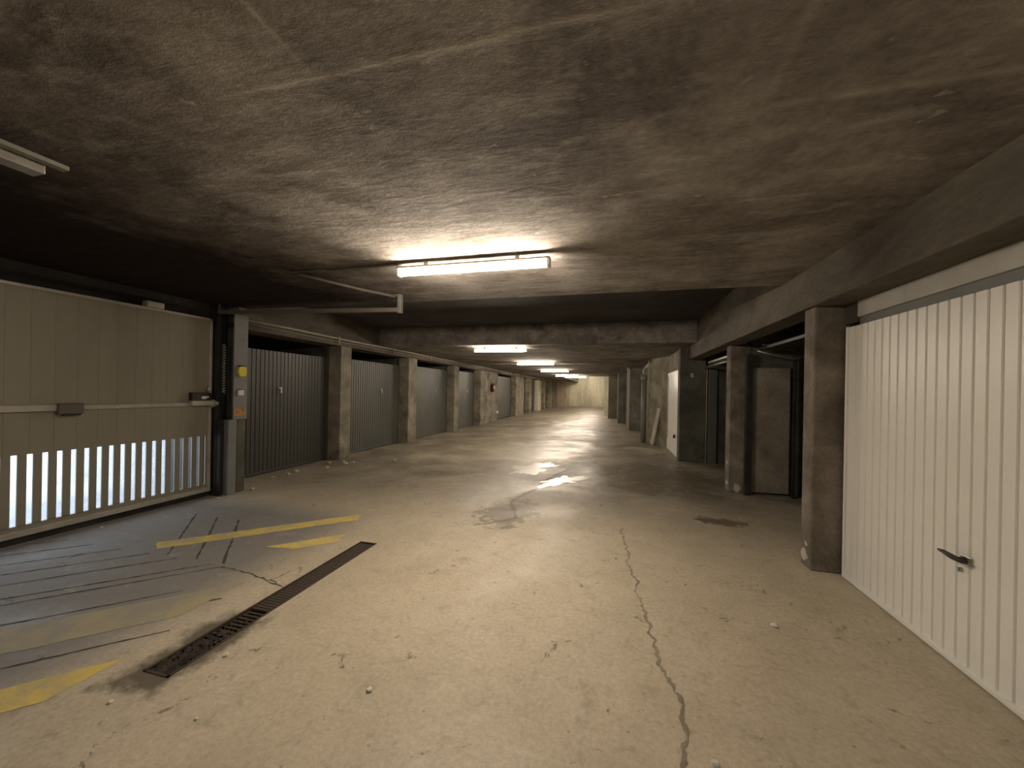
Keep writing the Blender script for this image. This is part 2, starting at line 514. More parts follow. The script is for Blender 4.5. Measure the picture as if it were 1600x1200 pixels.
bm = B(); bx(bm, -5.25, -4.3, 38.2, FAR, 0, 2.5, .01); struct('wall_hall_pier', bm, 'tan_render')

# ------------------------------------------------------------ pillars
def pillar(x0, x1, y0, y1, z1, mat, label, chips=(), group='concrete pillars between garages'):
    o = thing('concrete_pillar', ((x0 + x1) / 2, (y0 + y1) / 2, 0), label, 'pillar', group)
    bm = B(); bx(bm, x0, x1, y0, y1, 0, z1, .012)
    s = obj('shaft', bm, mat, o)
    s.matrix_parent_inverse = Matrix.Translation(-o.location)
    for (cx, cy, cz, r, ax) in chips:
        bm = B()
        n = 9
        pts = [((1 + random.uniform(-.35, .35)) * r * math.cos(t), (1 + random.uniform(-.35, .35)) * r * 1.3 * math.sin(t))
               for t in [2 * math.pi * k / n for k in range(n)]]
        prism(bm, pts, -.004, .004)
        if ax == 'x':
            rot = Matrix.Rotation(math.radians(90), 4, 'Y')
        else:
            rot = Matrix.Rotation(math.radians(90), 4, 'X')
        bmesh.ops.transform(bm, matrix=Matrix.Translation((cx, cy, cz)) @ rot, verts=bm.verts[:])
        c = obj('chipped_patch', bm, 'chip', o)
        c.matrix_parent_inverse = Matrix.Translation(-o.location)
        c['label'] = 'pale bare patch where the plaster has chipped off'
    return o

LP = [(6.65, 6.98, 'wide grey concrete pillar between the first and second dark garage doors on the left'),
      (9.35, 9.80, 'grey concrete pillar right after the second dark garage door on the left'),
      (12.48, 12.89, 'slim concrete pillar between the third and fourth dark garage doors on the left'),
      (15.25, 17.75, 'broad pale concrete pier on the left carrying the red fire extinguisher'),
      (21.4, 23.5, 'pale concrete pier on the left after the door past the fire extinguisher'),
      (25.1, 25.9, 'thin pale pillar on the left, second past the fire extinguisher pier'),
      (28.3, 29.6, 'brightest white-looking pillar far along the left wall'),
      (31.0, 31.7, 'small far pillar on the left just past the brightest one'),
      (34.0, 35.4, 'last and farthest pillar of the left row by the hall')]
for y0, y1, lb in LP:
    pillar(-5.74, -5.3, y0, y1, 2.30, 'wall_pale' if 28 < y0 < 29 else 'pillar', lb)

pillar(1.63, 1.98, 3.72, 3.90, 2.20, 'pillar_brown', 'mottled concrete pillar beside the cream ribbed garage door, chipped at its foot',
       [(1.631, 3.83, .10, .045, 'x'), (1.631, 3.80, .2, .02, 'x')])
pillar(1.73, 2.0, 6.40, 6.62, 2.20, 'pillar_brown', 'concrete pillar between the two open dark garages on the right',
       [(1.731, 6.5, .12, .04, 'x'), (1.731, 6.5, .42, .03, 'x'), (1.84, 6.399, .07, .05, 'y')])
pillar(1.44, 1.96, 8.98, 9.25, 2.47, 'pillar_dark', 'wide dark green-grey pillar on the right before the narrow white door',
       [(1.68, 8.979, 1.86, .035, 'y')])
# steel edge strip on that pillar
bm = B(); bx(bm, 1.962, 1.982, 8.96, 8.99, 0, 2.05, .003)
tag(obj('steel_door_jamb', bm, 'steel'), 'thin shiny steel jamb strip at the right edge of the wide dark pillar', 'door jamb')

# ------------------------------------------------------------ ribbed panel
def ribbed(bm, x, ya, yb, z0, z1, pitch=.08, gw=.013, depth=.012, side=1, thick=.03):
    """vertical ribs along Y; side = +1 faces +X. The groove floor takes material slot 1."""
    n = round((yb - ya) / pitch)
    p = (yb - ya) / n
    prof = []
    for i in range(n):
        y = ya + i * p
        prof += [(0, y), (0, y + p - gw - .006), (-depth, y + p - gw), (-depth, y + p - .006)]
    prof.append((0, yb))
    lo = [bm.verts.new((x + side * a, y, z0)) for a, y in prof]
    hi = [bm.verts.new((x + side * a, y, z1)) for a, y in prof]
    for i in range(len(prof) - 1):
        f = bm.faces.new((lo[i], lo[i + 1], hi[i + 1], hi[i]))
        if prof[i][0] < 0 and prof[i + 1][0] < 0:
            f.material_index = 1
    bx(bm, *(sorted((x - side * depth * 1.2, x - side * thick))), ya, yb, z0, z1)
    return bm

def local(o, part):
    part.matrix_parent_inverse = Matrix.Translation(-o.location)
    return part

def left_door(y0, y1, zt, mat, label, handle=None, detail=True):
    o = thing('garage_door', (-5.6, (y0 + y1) / 2, 0), label, 'garage door', 'dark ribbed garage doors of the left row')
    bm = B()
    ribbed(bm, -5.58, y0 + .06, y1 - .06, .03, zt, depth=.008)
    local(o, obj('door_panel', bm, [mat, 'door_dark'], o))
    bm = B()
    bx(bm, -5.66, -5.585, y0, y0 + .055, 0, 2.29)
    bx(bm, -5.66, -5.585, y1 - .055, y1, 0, 2.29)
    local(o, obj('door_frame', bm, 'jamb', o))
    if detail:
        bm = B(); bx(bm, -5.582, -5.565, y0 + .06, y1 - .06, .012, .05, .004)
        local(o, obj('bottom_rail', bm, mat, o))
    if handle:
        bm = B()
        bmesh.ops.create_cone(bm, cap_ends=True, segments=14, radius1=.022, radius2=.018, depth=.03,
                              matrix=Matrix.Translation((-5.565, handle, 1.43)) @ Matrix.Rotation(math.radians(90), 4, 'Y'))
        bx(bm, -5.55, -5.535, handle - .012, handle + .012, 1.345, 1.44, .004)
        local(o, obj('door_handle', bm, 'white_plastic', o))
    return o

left_door(4.30, 6.65, 2.06, 'door_dark', 'nearest and darkest brown-black ribbed garage door, beside the grey sign board', 5.45)
left_door(6.98, 9.35, 2.09, 'door_grey', 'grey ribbed garage door between the first two left pillars', 8.48)
left_door(9.80, 12.48, 2.13, 'door_grey', 'third grey ribbed garage door from the gate', 11.54)
left_door(12.89, 15.25, 2.17, 'door_grey', 'grey garage door just before the pier with the fire extinguisher', 14.4)
left_door(17.80, 21.38, 2.2, 'door_grey', 'pale grey garage door right after the fire extinguisher pier', None, False)
left_door(23.5, 25.1, 2.2, 'door_dark', 'small dark garage door, second past the fire extinguisher', None, False)
left_door(25.9, 28.3, 2.2, 'door_dark', 'far dark garage door just before the brightest white pillar', None, False)
left_door(29.6, 31.0, 2.2, 'door_grey', 'far narrow grey garage door after the brightest white pillar', None, False)
left_door(31.7, 34.0, 2.2, 'door_dark', 'last dark garage door of the left row', None, False)

# ------------------------------------------------------------ cream garage door on the right
o = thing('garage_door', (1.84, 2.5, 0), 'cream white ribbed garage door with a black handle, at the right edge', 'garage door')
WY0, WY1 = 1.31, 3.67
bm = B(); ribbed(bm, 1.84, WY0, WY1, .035, 2.01, pitch=.0787, gw=.012, side=-1, thick=.035)
local(o, obj('door_panel', bm, ['door_white', 'groove'], o))
bm = B(); bx(bm, 1.825, 1.86, WY0, WY1, .006, .036, .004)
bx(bm, 1.829, 1.85, WY1 - .008, WY1 + .012, .006, 2.015, .003)
local(o, obj('edge_rail', bm, 'door_white', o))
bm = B(); bx(bm, 1.855, 1.98, WY1 + .012, WY1 + .05, 0, 2.2); bx(bm, 1.84, 1.98, 3.56, 3.722, 2.04, 2.2)
local(o, obj('door_jamb', bm, 'jamb', o))
bm = B(); bx(bm, 1.842, 1.98, 1.25, 3.56, 2.075, 2.199, .004)
lt = local(o, obj('lintel_panel', bm, 'lintel', o)); lt['label'] = 'pale painted lintel above the cream door'
bm = B(); bx(bm, 1.862, 1.98, 1.25, 3.56, 2.0, 2.075)
local(o, obj('top_gap_shade', bm, 'board', o))  # darker grey strip paints the shade of the recess above the door
bm = B()
tube(bm, [(1.80, 2.70, .603), (1.795, 2.66, .606), (1.792, 2.6, .602), (1.797, 2.55, .6), (1.815, 2.535, .598)], [.006, .011, .014, .012, .008], 10)
tube(bm, [(1.842, 2.575, .6), (1.80, 2.575, .6)], .012, 10)
hd = local(o, obj('door_handle', bm, 'black', o)); hd['label'] = 'black horizontal lever handle'
bm = B(); bx(bm, 1.832, 1.842, 2.54, 2.61, .575, .622, .006)
local(hd, obj('handle_rose', bm, 'steel', hd)).matrix_parent_inverse = Matrix.Identity(4)
bm = B(); tube(bm, [(1.843, 2.607, .535), (1.828, 2.607, .535)], .012, 12)
bx(bm, 1.824, 1.829, 2.604, 2.610, .525, .545)
lk = local(o, obj('key_lock', bm, 'steel', o))

# ------------------------------------------------------------ sliding/tilting entrance gate on the left
g = thing('entrance_gate', (-5.1, 2.45, 0), 'large beige metal gate with vertical slots at the bottom letting daylight in', 'gate')
GY0, GY1, GZ0, GZ1 = .98, 3.90, .07, 2.33
bm = B()
# planked upper panel with fine grooves
n = 18
w = (GY1 - GY0 - .06) / n
for i in range(n):
    y = GY0 + .03 + i * w
    bx(bm, -5.135, -5.105, y + .0004, y + w - .0004, .80, GZ1 - .03, .0015)
bx(bm, -5.13, -5.112, GY0 + .02, GY1 - .02, .80, GZ1 - .02)
# slotted bottom: bars between the openings
y = 3.90 - .155
bars = []
bx(bm, -5.135, -5.105, GY0 + .02, GY1 - .02, GZ0 + .02, .165)
yy = GY1 - .02
k = 0
prev = GY1 - .02
slot_c = [3.835, 3.755] + [3.66 - .098 * i for i in range(28)]
slot_w = [.02, .035] + [.040] * 28
for c_, sw in zip(slot_c, slot_w):
    if c_ - sw / 2 < GY0 + .04:
        break
    bx(bm, -5.117, -5.105, c_ + sw / 2, prev, .16, .80)
    prev = c_ - sw / 2
bx(bm, -5.117, -5.105, GY0 + .02, prev, .16, .80)
local(g, obj('slatted_panel', bm, 'gate', g))
bm = B()
bx(bm, -5.15, -5.085, GY0, GY1, GZ1 - .03, GZ1, .004)
bx(bm, -5.15, -5.075, GY0, GY1, GZ0, GZ0 + .055, .004)
bx(bm, -5.15, -5.085, GY1 - .03, GY1 + .005, GZ0, GZ1, .004)
bx(bm, -5.15, -5.085, GY0, GY0 + .03, GZ0, GZ1, .004)
local(g, obj('gate_frame', bm, 'gate_metal', g))
bm = B(); bx(bm, -5.14, -5.115, GY0, GY1, .003, GZ0)
local(g, obj('spill_blocker', bm, 'black', g))  # black strip added under the gate to keep daylight from spilling in
bm = B()
bx(bm, -5.105, -5.07, GY0, 2.44, 1.185, 1.245, .004)
bx(bm, -5.105, -5.085, 2.62, 3.64, 1.19, 1.235, .004)
local(g, obj('locking_bar', bm, 'gate_metal', g))
bm = B()
bx(bm, -5.105, -5.05, 2.44, 2.63, 1.15, 1.255, .012)
gh = local(g, obj('bar_housing', bm, 'conduit', g))
bm = B(); bx(bm, -5.07, -5.045, 2.47, 2.60, 1.135, 1.155, .004)
local(gh, obj('pull_slot', bm, 'black', gh)).matrix_parent_inverse = Matrix.Identity(4)
bm = B(); bx(bm, -5.105, -5.04, 3.63, 3.88, 1.262, 1.36, .006)
lb = local(g, obj('lock_box', bm, 'black', g)); lb['label'] = 'black lock box with a small white mark'
bm = B(); bx(bm, -5.041, -5.036, 3.74, 3.80, 1.28, 1.315, .002); bx(bm, -5.041, -5.036, 3.80, 3.83, 1.295, 1.315, .002)
local(lb, obj('box_sticker', bm, 'white_plastic', lb)).matrix_parent_inverse = Matrix.Identity(4)
bm = B(); bx(bm, -5.105, -5.05, 3.64, 3.88, 1.195, 1.258, .004)
local(g, obj('lock_plate', bm, 'lintel', g))
bm = B()
tube(bm, [(-5.1, 3.90, 1.22), (-5.02, 3.90, 1.22)], [.07, .035], 8)
tube(bm, [(-5.02, 3.90, 1.22), (-5.0, 3.93, 1.22)], [.03, .018], 8)
local(g, obj('pivot_knuckle', bm, 'gate_metal', g))
bm = B(); bx(bm, -5.15, -5.06, 3.15, 3.32, 2.33, 2.40, .008)
local(g, obj('top_bracket', bm, 'gate_metal', g))
bm = B(); tube(bm, [(-5.09, 3.86, 1.38), (-5.075, 3.87, 1.44)], [.03, .016], 8)
local(g, obj('hinge_cap', bm, 'gate_metal', g))

# black gate post with its spring
p = thing('gate_post', (-5.1, 3.98, 0), 'black steel post at the right side of the entrance gate', 'post')
bm = B(); bx(bm, -5.75, -5.02, 3.92, 3.96, 0, 2.528); bx(bm, -5.75, -5.12, 3.96, 4.115, 0, 2.528); bx(bm, -5.75, -5.155, 3.86, 3.92, 0, 2.26)
bx(bm, -5.02, -4.96, 3.925, 3.96, 0, 1.0)
local(p, obj('post_body', bm, 'black', p))
bm = B()
pts = []
for i in range(181):
    t = i / 180
    a = t * 2 * math.pi * 18
    pts.append((-4.99 + .022 * math.cos(a), 3.985 + .022 * math.sin(a), 1.35 + .65 * t))
tube(bm, pts, .006, 6)
sp = local(p, obj('coil_spring', bm, 'steel', p))

# pilaster and the grey board with its signs
pl = pillar(-5.74, -4.92, 4.12, 4.25, 2.529, 'pillar_dark', 'dark concrete pillar beside the gate behind the grey sign board')
bm = B(); bx(bm, -4.99, -4.895, 3.985, 4.10, 0, 1.0, .006)
tag(obj('kerb_post', bm, 'board'), 'low grey post standing on the floor below the sign board', 'post')
bm = B(); bx(bm, -4.918, -4.895, 4.045, 4.245, 1.0, 2.42, .003)
tag(obj('sign_board', bm, 'board'), 'tall narrow grey board carrying the yellow, white and orange signs', 'board')
SX = -4.893
yb = thing('push_button_box', (SX, 4.15, 1.65), 'rounded yellow push-button box on the grey board', 'switch')
bm = B()
pts = []
for i in range(28):
    a = 2 * math.pi * i / 28
    ca, sa = math.cos(a), math.sin(a)
    pts.append((math.copysign(abs(ca) ** .55, ca) * .055, math.copysign(abs(sa) ** (.55 if sa > 0 else .9), sa) * .068))
prism(bm, pts, 0, .03)
bmesh.ops.transform(bm, matrix=Matrix(((0, 0, 1, 0), (1, 0, 0, 0), (0, 1, 0, 0), (0, 0, 0, 1))), verts=bm.verts[:])
obj('box_body', bm, 'yellow_plastic', yb)
bm = B(); bx(bm, 0, .028, -.045, .045, .069, .085, .003)
obj('top_hood', bm, 'black', yb)
wb = thing('control_box', (SX, 4.135, 1.36), 'small white control box below the yellow push-button', 'switch')
bm = B(); bx(bm, 0, .025, -.04, .04, -.035, .04, .004)
obj('box_body', bm, 'white_plastic', wb)
bm = B(); bx(bm, 0, .02, -.02, .02, .04, .055, .003)
obj('cable_gland', bm, 'black', wb)
st = thing('sticker_sign', (SX, 4.14, 1.10), 'orange lettered sticker at the bottom of the grey board', 'sign')
bm = B(); bx(bm, 0, .002, -.09, .09, -.05, .05)
obj('backing', bm, 'paper_tan', st)
def ring_rect(bm, y0, y1, z0, z1, t, x0=.002, x1=.004):
    bx(bm, x0, x1, y0, y1, z0, z0 + t); bx(bm, x0, x1, y0, y1, z1 - t, z1)
    bx(bm, x0, x1, y0, y0 + t, z0, z1); bx(bm, x0, x1, y1 - t, y1, z0, z1)
bm = B()
ring_rect(bm, -.085, .0, -.045, .045, .008)
tube(bm, [(.003, -.0425 + .022 * math.cos(a), .022 * math.sin(a)) for a in [2 * math.pi * i / 20 for i in range(21)]], .005, 6)
bx(bm, .002, .004, .012, .024, -.045, .045)
bx(bm, .002, .004, .036, .048, -.045, .045)
ring_rect(bm, .036, .082, .0, .045, .009)
obj('lettering', bm, 'orange', st)

# ------------------------------------------------------------ gate rails under the ceiling
r = thing('gate_guide_rail', (-3.6, 3.93, 2.43), 'steel guide rail of the gate running in below the ceiling towards the first lamp', 'rail')
bm = B()
v0, v1 = Vector((-5.01, 3.93, 2.40)), Vector((-2.36, 3.93, 2.335))
for dy, dz, ww, hh in ((0, .0, .05, .006), (-.025, .02, .006, .045), (.025, .02, .006, .045)):
    vs = []
    for v in (v0, v1):
        for a, c_ in ((-1, -1), (1, -1), (1, 1), (-1, 1)):
            vs.append(bm.verts.new(v + Vector((0, dy + a * ww / 2, dz + c_ * hh / 2))))
    bm.faces.new(vs[0:4]); bm.faces.new(vs[4:8][::-1])
    for i in range(4):
        bm.faces.new((vs[i], vs[(i + 1) % 4], vs[4 + (i + 1) % 4], vs[4 + i]))
local(r, obj('rail_channel', bm, 'conduit', r))
bm = B(); bx(bm, -2.375, -2.335, 3.90, 3.96, 2.32, 2.529, .003); bx(bm, -2.42, -2.335, 3.895, 3.965, 2.518, 2.529, .002)
local(r, obj('ceiling_bracket', bm, 'steel', r))
r = thing('gate_rail_end', (-2.48, 1.05, 2.44), 'pale steel rail end with a boxy motor at the top left edge', 'rail')
bm = B(); bx(bm, -2.50, -2.455, .55, 1.21, 2.435, 2.455, .003); bx(bm, -2.49, -2.47, .75, .79, 2.455, 2.529)
local(r, obj('end_rail', bm, 'pipe_grey', r))
bm = B(); bx(bm, -2.62, -2.53, .70, .99, 2.33, 2.44, .008)
local(r, obj('motor_box', bm, 'tray', r))
bm = B(); bx(bm, -2.60, -2.515, .99, 1.16, 2.40, 2.452, .004)
local(r, obj('chain_cover', bm, 'steel', r))
bm = B(); bx(bm, -4.9, -2.72, .87, .93, 2.31, 2.36, .003)
local(r, obj('rail_channel', bm, 'steel', r))
bm = B(); bx(bm, -2.66, -2.52, .88, .92, 2.31, 2.529)
local(r, obj('ceiling_bracket', bm, 'steel', r))

# conduits on the ceiling
bm = B(); tube(bm, [(-2.90, 2.93, 2.519), (-2.4, 2.96, 2.518), (-1.79, 2.93, 2.518)], .011, 8)
bx(bm, -2.65, -2.50, 2.93, 2.99, 2.515, 2.529, .006)
tag(obj('ceiling_conduit', bm, 'conduit'), 'thin cable conduit leading left from the nearest ceiling lamp', 'pipe')
bm = B(); tube(bm, [(-2.85, 2.97, 2.515), (-2.78, 3.2, 2.515), (-2.62, 3.6, 2.515), (-2.42, 3.93, 2.515)], .016, 8)
tag(obj('ceiling_conduit', bm, 'conduit'), 'diagonal conduit on the ceiling ending at the gate rail bracket', 'pipe')

# cable tray along the top of the left header
bm = B()
tube(bm, [(-5.27, 4.3 + i * 1.0, 2.435 + .006 * math.sin(i * 1.7)) for i in range(32)], .028, 8)
tube(bm, [(-5.26, 4.3 + i * 1.0, 2.37 + .004 * math.sin(i * 2.3)) for i in range(32)], .010, 6)
for i in range(16):
    bx(bm, -5.3, -5.235, 4.5 + i * 2, 4.53 + i * 2, 2.34, 2.47)
tag(obj('wall_pipe', bm, 'tray'), 'long pipe running above the left garage doors along the header beam', 'pipe')

# ------------------------------------------------------------ lamps
GRP = 'fluorescent ceiling lamps along the aisle'
def make_lamp(x0, x1, y, zt, label, drop=0.0):
    cx = (x0 + x1) / 2; h = (x1 - x0) / 2
    o = thing('ceiling_lamp', (cx, y, zt), label, 'lamp', GRP)
    bm = B(); bx(bm, -h, h, -.03, .03, -.05 - drop, -.034 - drop, .003)
    for s in (-1, 1):
        bx(bm, s * h * .6 - .015, s * h * .6 + .015, -.012, .012, -.04 - drop, 0)
    obj('lamp_housing', bm, 'housing', o)
    bm = B(); tube(bm, [(-h + .025, 0, -.08 - drop), (h - .025, 0, -.08 - drop)], .028, 20)
    obj('diffuser', bm, 'diffuser', o)
    for s in (-1, 1):
        bm = B(); bx(bm, *sorted((s * h, s * (h - .026))), -.033, .033, -.113 - drop, -.045 - drop, .006)
        obj('end_cap', bm, 'white_plastic', o)
    return o
l1 = make_lamp(-1.78, -.47, 2.92, 2.53, 'nearest and largest lit tube lamp under the ceiling', .012)
names = {8.6: 'second lit tube lamp from the front', 12.9: 'third lit tube lamp from the front',
         17.5: 'fourth lit tube lamp along the aisle', 22.4: 'fifth lit tube lamp, far down the aisle',
         24.2: 'sixth and farthest lit tube lamp in view'}
l2 = make_lamp(-3.17, -1.88, 8.6, 2.47, names[8.6])
for y in (12.9, 17.5, 22.4, 24.2):
    copy_tree(l2, (-2.525 + (.35 if y > 24 else 0), y, 2.47), names[y], GRP)
for y, z, x in ((28.5, 3.35, -1.9), (33, 3.35, -2.0), (37.8, 3.35, -1.9)):  # added out of sight to brighten the far wall
    copy_tree(l2, (x, y, z), 'unseen tube lamp added high in the far hall to brighten it', 'unseen lamps added in the far hall')
copy_tree(l1, (-.6, -4.8, 2.53), 'lit tube lamp on the ceiling behind the viewpoint', 'lamps behind the viewpoint')

# ------------------------------------------------------------ drain channel
d = thing('floor_drain', ((DX0 + DX1) / 2, (DY0 + DY1) / 2, 0), 'long narrow dark iron floor drain, caked with mud at the near end', 'drain')
bm = B()
for a in ((DX0, DX0 + .012, DY0, DY1), (DX1 - .012, DX1, DY0, DY1), (DX0, DX1, DY0, DY0 + .012), (DX0, DX1, DY1 - .012, DY1)):
    bx(bm, *a, -.06, .004)
local(d, obj('drain_frame', bm, 'grate', d))
bm = B()
y = DY0 + .02
while y < DY1 - .03:
    bx(bm, DX0 + .012, DX1 - .012, y, y + (.014 if y < 2.0 else .022), -.025 if y > 2.0 else -.035, -.003 if y > 2 else -.012)
    y += .032 if y < 2.0 else .027
local(d, obj('drain_grate', bm, 'grate', d))
bm = B(); bx(bm, DX0, DX1, DY0, DY1, -.15, -.05)
nx, ny = 12, 60
gv = [[bm.verts.new((DX0 + .012 + (DX1 - DX0 - .024) * i / nx, DY0 + .012 + .75 * j / ny,
                     (-.004 + random.uniform(-.012, .010)) - .035 * max(0, j / ny - .25))) for i in range(nx + 1)] for j in range(ny + 1)]
for j in range(ny):
    for i in range(nx):
        if random.random() < .93 - .75 * j / ny:
            bm.faces.new((gv[j][i], gv[j][i + 1], gv[j + 1][i + 1], gv[j + 1][i])).smooth = True
local(d, obj('sludge', bm, 'mud', d))
# mud stain round the near end
def blob(cx, cy, rx, ry, n=40, j=.25, rot=0):
    ph = [random.uniform(0, 6.28) for _ in range(6)]
    out = []
    for i in range(n):
        t = 2 * math.pi * i / n
        k = 1 + j * sum(math.sin(t * m_ + ph[q]) * w_ for q, (m_, w_) in enumerate(((2, .6), (3, .5), (5, .45), (8, .35), (13, .28), (21, .2))))
        x, y = rx * k * math.cos(t), ry * k * math.sin(t)
        out.append((cx + x * math.cos(rot) - y * math.sin(rot), cy + x * math.sin(rot) + y * math.cos(rot)))
    return out

# ------------------------------------------------------------ puddles
def puddle(poly, label):
    bm = B(); prism(bm, poly, -.002, .0022)
    return tag(obj('puddle', bm, 'water'), label, 'puddle', 'shallow puddles on the aisle floor')
puddle(blob(-1.42, 7.15, .30, .55, 90, .42, -.5), 'thin puddle on the left of the two shiny wet patches in the aisle')
puddle(blob(-.74, 6.3, .22, .42, 90, .42, -.55), 'brightest puddle in the aisle, right of the other wet patch')

# ------------------------------------------------------------ worn yellow hatch stripes, 45 degrees
def stripe(c0, c1, xa, xb, mat, label, tipl=0, tipr=0):
    """band between the lines y - x = c0 and y - x = c1 for x from xa to xb, ragged outline"""
    up, dn = [], []
    n = 34
    for i in range(n + 1):
        x = xa + (xb - xa) * i / n
        t = i / n
        s0 = c0 + (c1 - c0) * max(0, (tipl - t) / tipl if tipl else 0)
        s1 = c1 - (c1 - c0) * max(0, (t - 1 + tipr) / tipr if tipr else 0)
        if s1 - s0 < .01:
            s1 = s0 + .01
        j = lambda: random.uniform(-.008, .008)
        dn.append((x, x + s0 + j())); up.append((x, x + s1 + j()))
    bm = B()
    lo = [bm.verts.new((a, b_, .0008)) for a, b_ in dn]
    hi = [bm.verts.new((a, b_, .0008)) for a, b_ in up]
    for i in range(n):
        bm.faces.new((lo[i], lo[i + 1], hi[i + 1], hi[i]))
    r = bmesh.ops.extrude_face_region(bm, geom=bm.faces[:])
    bmesh.ops.translate(bm, verts=[v for v in r['geom'] if isinstance(v, bmesh.types.BMVert)], vec=(0, 0, .001))
    return tag(obj('floor_stripe', bm, mat), label, 'road marking', 'worn yellow hatching in front of the gate')
stripe(3.64, 3.92, -4.2, -2.47, 'stripe', 'nearest bright yellow stripe, at the lower left edge')
stripe(4.42, 4.86, -4.3, -2.6, 'stripe_worn', 'wide almost worn-away stripe second from the bottom left', 0, 0)
stripe(5.58, 5.82, -3.0, -2.47, 'stripe', 'short yellow stripe ending just above the drain', .5, .1)
stripe(6.36, 6.62, -4.02, -2.68, 'stripe', 'farthest long yellow stripe crossed by floor grooves', .12, .06)

# ------------------------------------------------------------ litter
def scrap(x, y, s0, label, group='pale scraps lying along the left garage doors', name='paper_scrap', z=0):
    s = s0 * (1.35 if y > 4 else 1)
    bm = B()
    bmesh.ops.create_icosphere(bm, subdivisions=2, radius=s)
    for v in bm.verts:
        v.co *= random.uniform(.65, 1.15)
        v.co.z *= .5
    zmin = min(v.co.z for v in bm.verts)
    bmesh.ops.translate(bm, verts=bm.verts[:], vec=(x, y, -zmin + z))
    o = obj(name, bm, 'paper', None, (x, y, z))
    return tag(o, label, 'litter', group)
for x, y, s in ((-5.2, 4.98, .022), (-5.15, 5.25, .022), (-5.2, 5.45, .034), (-4.95, 5.9, .024), (-5.22, 6.28, .024),
                (-4.88, 6.3, .034), (-4.82, 6.45, .026), (-5.08, 6.5, .026), (-4.2, 6.9, .03)):
    scrap(x, y, s, 'small pale scrap among those lying in front of the first two left doors')
scrap(-4.86, 3.83, .02, 'pale scrap on the floor at the foot of the gate post')
scrap(-4.86, 4.32, .022, 'pale scrap on the floor right of the low grey post')
scrap(-4.95, 2.72, .013, 'tiny white scrap under the middle of the gate')
scrap(-1.98, 1.62, .014, 'white scrap just right of the near end of the drain', 'pale crumbs in the foreground')
scrap(-2.18, 1.24, .012, 'white scrap left of and below the near end of the drain', 'pale crumbs in the foreground')
scrap(-1.1, 1.62, .016, 'pale crumb alone on the foreground floor right of the drain', 'pale crumbs in the foreground')
scrap(-1.72, 1.28, .009, 'tiny crumb on the bare floor well below the drain', 'pale crumbs in the foreground')
scrap(.42, 1.66, .018, 'white scrap beside the crack at the bottom edge', 'pale crumbs in the foreground')
scrap(1.02, 2.76, .022, 'flat pale scrap on the floor near the cream garage door', 'pale crumbs in the foreground')

# ------------------------------------------------------------ fire extinguisher on the left pier
e = thing('fire_extinguisher', (-5.22, 16.7, 1.40), 'small red fire extinguisher hanging on the broad pale pier on the left', 'fire extinguisher')
bm = B(); tube(bm, [(0, 0, 0), (0, 0, .02), (0, 0, .30), (0, 0, .35), (0, 0, .37)], [.06, .075, .075, .05, .03], 16)
obj('cylinder_body', bm, 'red', e)
bm = B(); tube(bm, [(0, 0, .37), (0, 0, .41)], .022, 10); bx(bm, -.02, .02, -.09, .06, .405, .425, .004)
obj('valve_head', bm, 'black', e)
bm = B(); tube(bm, [(0, -.02, .39), (.03, -.09, .36), (.04, -.10, .22), (.03, -.09, .08)], .01, 8)
obj('hose', bm, 'black', e)
bm = B(); bx(bm, .06, .079, -.03, .03, .12, .24, .003)
obj('label_patch', bm, 'white_plastic', e)
bm = B(); bx(bm, -.079, -.06, -.1, .1, .0, .42)
obj('back_board', bm, 'black', e)
bm = B(); bx(bm, -5.299, -5.2, 17.45, 17.6, .38, .5, .02)
tag(obj('wall_reflector', bm, 'white_plastic'), 'small white marker low on the far end of the extinguisher pier', 'marker')

# ------------------------------------------------------------ open garage on the right
bm = B(); bx(bm, 2.0, 6.2, 6.42, 6.6, 0, 2.92)
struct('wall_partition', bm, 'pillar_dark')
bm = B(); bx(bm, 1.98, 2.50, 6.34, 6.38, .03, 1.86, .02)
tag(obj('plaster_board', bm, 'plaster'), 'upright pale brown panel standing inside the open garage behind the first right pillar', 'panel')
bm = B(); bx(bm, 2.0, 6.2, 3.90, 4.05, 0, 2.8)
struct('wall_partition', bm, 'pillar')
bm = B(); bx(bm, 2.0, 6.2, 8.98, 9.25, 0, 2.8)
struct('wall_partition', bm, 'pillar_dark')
for (x0, x1, y0, y1, lb) in ((1.90, 1.985, 6.25, 6.31, 'black steel post against the pillar between the two open garages'),
                             (2.50, 2.53, 6.24, 6.30, 'black steel post right of the pale panel inside the open garage')):
    bm = B(); bx(bm, x0, x1, y0, y1, 0, 2.06, .004)
    tag(obj('garage_door_post', bm, 'black'), lb, 'post', 'black posts of the open garage')
t = thing('raised_garage_door', (3.0, 5.1, 2.1), 'dark garage door tilted up under the ceiling of the open garage', 'garage door')
bm = B(); bx(bm, 2.05, 4.1, 4.15, 6.2, 2.10, 2.14, .003)
local(t, obj('door_panel', bm, 'black', t))
bm = B()
tube(bm, [(1.98, 6.1, 2.08), (2.2, 6.12, 2.02), (2.45, 6.15, 1.97), (2.62, 6.15, 2.01)], .012, 8)
tube(bm, [(2.05, 6.12, 2.17), (2.2, 6.1, 2.16), (2.5, 6.1, 2.05)], .009, 8)
tube(bm, [(2.55, 6.0, 2.0), (2.75, 5.8, 2.03), (2.95, 5.6, 2.08)], .011, 8)
local(t, obj('lifting_arm', bm, 'steel', t))
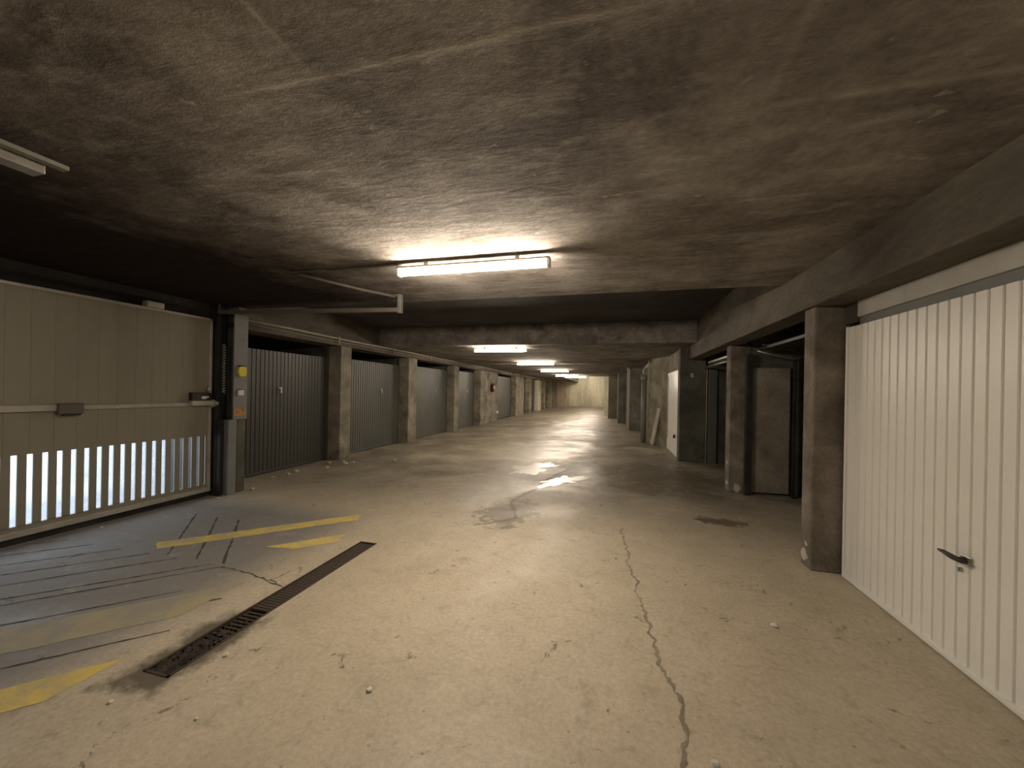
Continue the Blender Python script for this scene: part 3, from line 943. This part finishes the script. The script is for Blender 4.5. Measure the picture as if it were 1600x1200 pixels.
# shelving with boxes seen as a sliver
s = thing('storage_shelf', (3.2, 6.0, 0), 'dark shelf rack half hidden behind the first right pillar', 'shelf')
bm = B()
for x in (2.66, 3.56):
    for y in (5.75, 6.25):
        bx(bm, x, x + .03, y, y + .03, 0, 1.95)
local(s, obj('upright', bm, 'black', s))
for z in (.35, .85, 1.35, 1.85):
    bm = B(); bx(bm, 2.66, 3.59, 5.75, 6.28, z, z + .03)
    local(s, obj('shelf', bm, 'cardboard', s))
for z, w_, nm in ((.38, .22, 'lowest'), (.88, .3, 'second'), (1.38, .26, 'third')):
    bm = B(); bx(bm, 2.70, 3.2, 5.78, 6.2, z, z + w_, .01)
    tag(obj('storage_box', bm, 'cardboard'), 'brown box on the %s shelf of the rack in the open garage' % nm, 'box', 'boxes on the rack')

# second open garage
bm = B(); bx(bm, 2.0, 2.15, 8.86, 8.96, 0, 2.0, .005)
tag(obj('leaning_board', bm, 'door_grey'), 'narrow grey board standing in the second open garage behind the steel jamb', 'board')
t = thing('raised_garage_door', (2.6, 7.9, 2.1), 'pale edge of a tilted-up garage door in the narrow second open garage', 'garage door')
bm = B(); bx(bm, 1.93, 3.6, 6.9, 8.7, 2.10, 2.135, .004)
local(t, obj('door_panel', bm, 'door_white', t))
bm = B(); tube(bm, [(1.90, 6.75, 2.02), (1.90, 8.75, 2.02)], .02, 10)
local(t, obj('door_track', bm, 'steel', t))

# narrow white door on the right
w = thing('service_door', (1.49, 10.2, 0), 'narrow bright white door seen edge-on, past the wide dark pillar', 'door')
bm = B(); bx(bm, 1.465, 1.498, 9.35, 11.02, .01, 2.0, .005)
local(w, obj('door_leaf', bm, 'door_white', w))
bm = B(); bx(bm, 1.44, 1.466, 10.85, 10.89, .3, 1.9, .004)
local(w, obj('edge_strip', bm, 'steel', w))
bm = B(); bx(bm, 1.42, 1.466, 9.62, 9.70, .42, .5, .01)
local(w, obj('door_stop', bm, 'black', w))
bm = B(); bx(bm, -.075, .075, -.015, .015, 0, 1.05, .006)
pk = tag(obj('plank', bm, 'wood_pale'), 'pale plank leaning against the grey wall right of the drainpipe', 'plank')
pk.rotation_euler = (math.radians(-6), math.radians(9), math.radians(-60))
pk.location = (1.14, 11.55, .012)

pp = thing('drainpipe', (.94, 12.05, 0), 'vertical grey drainpipe standing where the right wall steps back', 'pipe')
bm = B(); tube(bm, [(.94, 12.05, 0), (.94, 12.05, 1.93)], .075, 14)
local(pp, obj('pipe_shaft', bm, 'pipe_grey', pp))
bm = B(); tube(bm, [(.94, 12.05, 1.85), (.94, 12.05, 2.0)], .095, 14)
local(pp, obj('pipe_collar', bm, 'pipe_grey', pp))
bm = B(); tube(bm, [(.94, 12.05, 2.0), (.94, 12.05, 2.15), (1.03, 12.0, 2.28), (1.10, 11.95, 2.46)], .05, 12)
local(pp, obj('pipe_elbow', bm, 'lintel', pp))
for x, y, z, lb in ((.62, 15.7, 2.3, 'small pale fitting under the ceiling left of the drainpipe'),):
    bm = B(); tube(bm, [(x, y, z), (x, y, 2.47)], .03, 8)
    tag(obj('pipe_stub', bm, 'lintel'), lb, 'pipe')
bm = B(); bx(bm, -.50, -.421, 34.0, 34.5, .5, 1.2, .02)
tag(obj('meter_box', bm, 'black'), 'small black box low on the right edge of the bright far wall', 'box')
